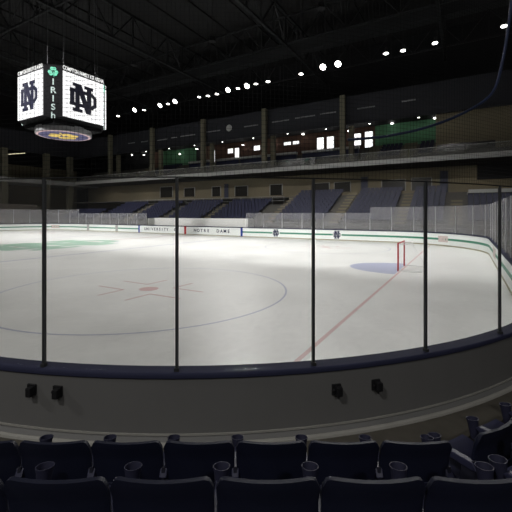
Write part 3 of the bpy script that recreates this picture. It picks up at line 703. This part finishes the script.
for i, (x, y) in enumerate(((132, 144.5), (197, 149), (144, 155), (273, 141), (243, 145), (392, 120.5), (435, 115.5), (303, 131.5), (349, 131), (180, 154))):
    X, Zz = Ypx(x, y, 32.2); mb = MB(); mb.lathe([(.16, -.05), (.2, 0), (.16, .05)], (X, 32.2, min(Zz, 14.5)), 10); m2 = MB(); m2.bar((X, 32.2, min(Zz, 14.5)+.05), (X, 32.2, 14.66), .012, 4); pl = mb.build('pendant_lamp', M['lamp']); m2.build('stem', M['black'], pl); tag(pl, 'small white pendant lamp in the far lounge, %s from the left' % ordn(1+sorted((132, 197, 144, 273, 243, 392, 435, 303, 349, 180)).index(x)), 'lamp', 'pendant lamps in the lounge')
for i, X in enumerate((16, 27, 37)):  # unseen fill lamps added to light the outer boards and near seats
    r = tag(empty('seating_fill_lamp', (X, -25, 12)), 'unseen dim lamp added above the near seating, %s from the left' % ordn(i+1), 'lamp', 'added lamps above the near seats')
    mb = MB(); mb.box((0, 0, .06), (1.4, .5, .12)); mb.build('housing', M['black'], r); mb = MB(); mb.bar((0, 0, .1), (0, 0, 10), .03, 5); mb.build('hanger', M['truss'], r)
    o = area('seating_fill_glow', r, (0, 0, -.03), 1.3, .4, P_STAND*4, (1, .97, .92)); o.rotation_euler = (math.radians(25), 0, 0)
r = tag(empty('tube_lamp', (0, 0, 0)), 'slanting thin yellowish tube lamp at far left above balcony', 'lamp')
mb = MB(); mb.bar((-42, 14.6, 13.1), (-42, 18.2, 13.9), .05, 6); mb.build('tube', M['tube'], r)
mb = MB(); mb.bar((-42, 16.4, 13.5), (-42, 16.4, 26.4), .02, 4); mb.build('hanger', M['truss'], r)

# ---------------------------------------------------------------- scoreboard
SB = Vector((-.43, .28, 0)); sb = tag(empty('scoreboard', (SB.x, SB.y, 9.3)), 'hanging four sided scoreboard with white monogram screens', 'scoreboard')
F = 2.72; CH = 1.0; zb, zt = 9.95, 14.0
oct_ = [(F, -F+CH), (F, F-CH), (F-CH, F), (-F+CH, F), (-F, F-CH), (-F, -F+CH), (-F+CH, -F), (F-CH, -F)]
mb = MB(); mb.prism(oct_, zb-9.3, zt-9.3); mb.build('housing', M['frame'], sb, bevel=.04)
LN = 2*(F-CH)
for k, a in enumerate((0, 90, 180, 270)):
    R = Matrix.Rotation(math.radians(a), 3, 'Z')
    T = lambda v, R=R: R @ Vector((F+.02+v.z, v.x, v.y))     # v.x along face (to the right seen from outside), v.y up
    mb = MB(); mb.prism([(-1.78, .78), (1.78, .78), (1.78, 4.28), (-1.78, 4.28)], 0, .05, T); scr = mb.build('screen', M['screen'], sb)
    mb = MB()
    for i in range(1, 10):
        mb.prism([(-1.78+.356*i-.012, .78), (-1.78+.356*i+.012, .78), (-1.78+.356*i+.012, 4.28), (-1.78+.356*i-.012, 4.28)], .05, .056, T)
        mb.prism([(-1.78, .78+.35*i-.012), (1.78, .78+.35*i-.012), (1.78, .78+.35*i+.012), (-1.78, .78+.35*i+.012)], .05, .056, T)
    mb.build('panel_joints', mat('joint_grey', (.5, .5, .51), .6), scr)
    mb = MB(); nd(mb, 2.25, lambda v: T(Vector((v.x-.05, v.y+2.5, v.z+.065))), .01, 1.02); mb.build('monogram', M['snavy'], scr)
    text_obj('header_lettering', 'COMPTON FAMILY ICE ARENA', .42, M['sred'], lambda v: T(Vector((v.x, v.y+4.53, v.z+.03))), sb, .02, .62, .010)
    R2 = Matrix.Rotation(math.radians(a-45), 3, 'Z'); rr = (F+F-CH)/math.sqrt(2)
    T2 = lambda v, R2=R2: R2 @ Vector((rr+.02+v.z, v.x, v.y))
    mb = MB(); shamrock(mb, .42, lambda v: T2(v+Vector((0, 4.15, 0))), .02); mb.build('shamrock', M['sgreen'], sb)
    for j, ch in enumerate('IRISh'):
        text_obj('side_letter', ch, .66, M['sletter'], lambda v: T2(Vector((v.x, v.y+3.35-.64*j, v.z))), sb, .02, 1.0, .012)
mb = MB(); mb.lathe([(2.10, 0), (2.15, .02), (2.15, .50), (2.0, .60)], (0, 0, -.12), 40); mb.build('lower_ring', M['ring'], sb, smooth=True)
mb = MB(); mb.lathe([(2.05, -.14), (2.05, -.12)], (0, 0, 0), 40); u = mb.build('ring_glow', M['spink'], sb)
mb = MB(); mb.lathe([(1.88, -.155), (1.88, -.141)], (0, 0, 0), 40); mb.build('underside_screen', M['spurple'], sb)
mb = MB(); shamrock(mb, 1.35, lambda v: Vector((v.y*.0+v.x*.8-v.y*.6, v.x*.6+v.y*.8, -.165+v.z)), .012); mb.build('gold_shamrock', M['sgold'], sb)
mb = MB(); mb.box((0, 0, .45), (4.2, 4.2, .3)); mb.build('mount', M['frame'], sb)
for i, (dx, dy) in enumerate([(sx*a, sy*b) for sx in (-1, 1) for sy in (-1, 1) for a, b in ((2.2, 1.4), (1.4, 2.2))]):
    mb = MB(); mb.bar((dx, dy, zt-9.3), (dx*.95, dy*.95, 13.6), .028, 5); mb.build('cable', M['wirem'], sb)
print('far seats', cnt)
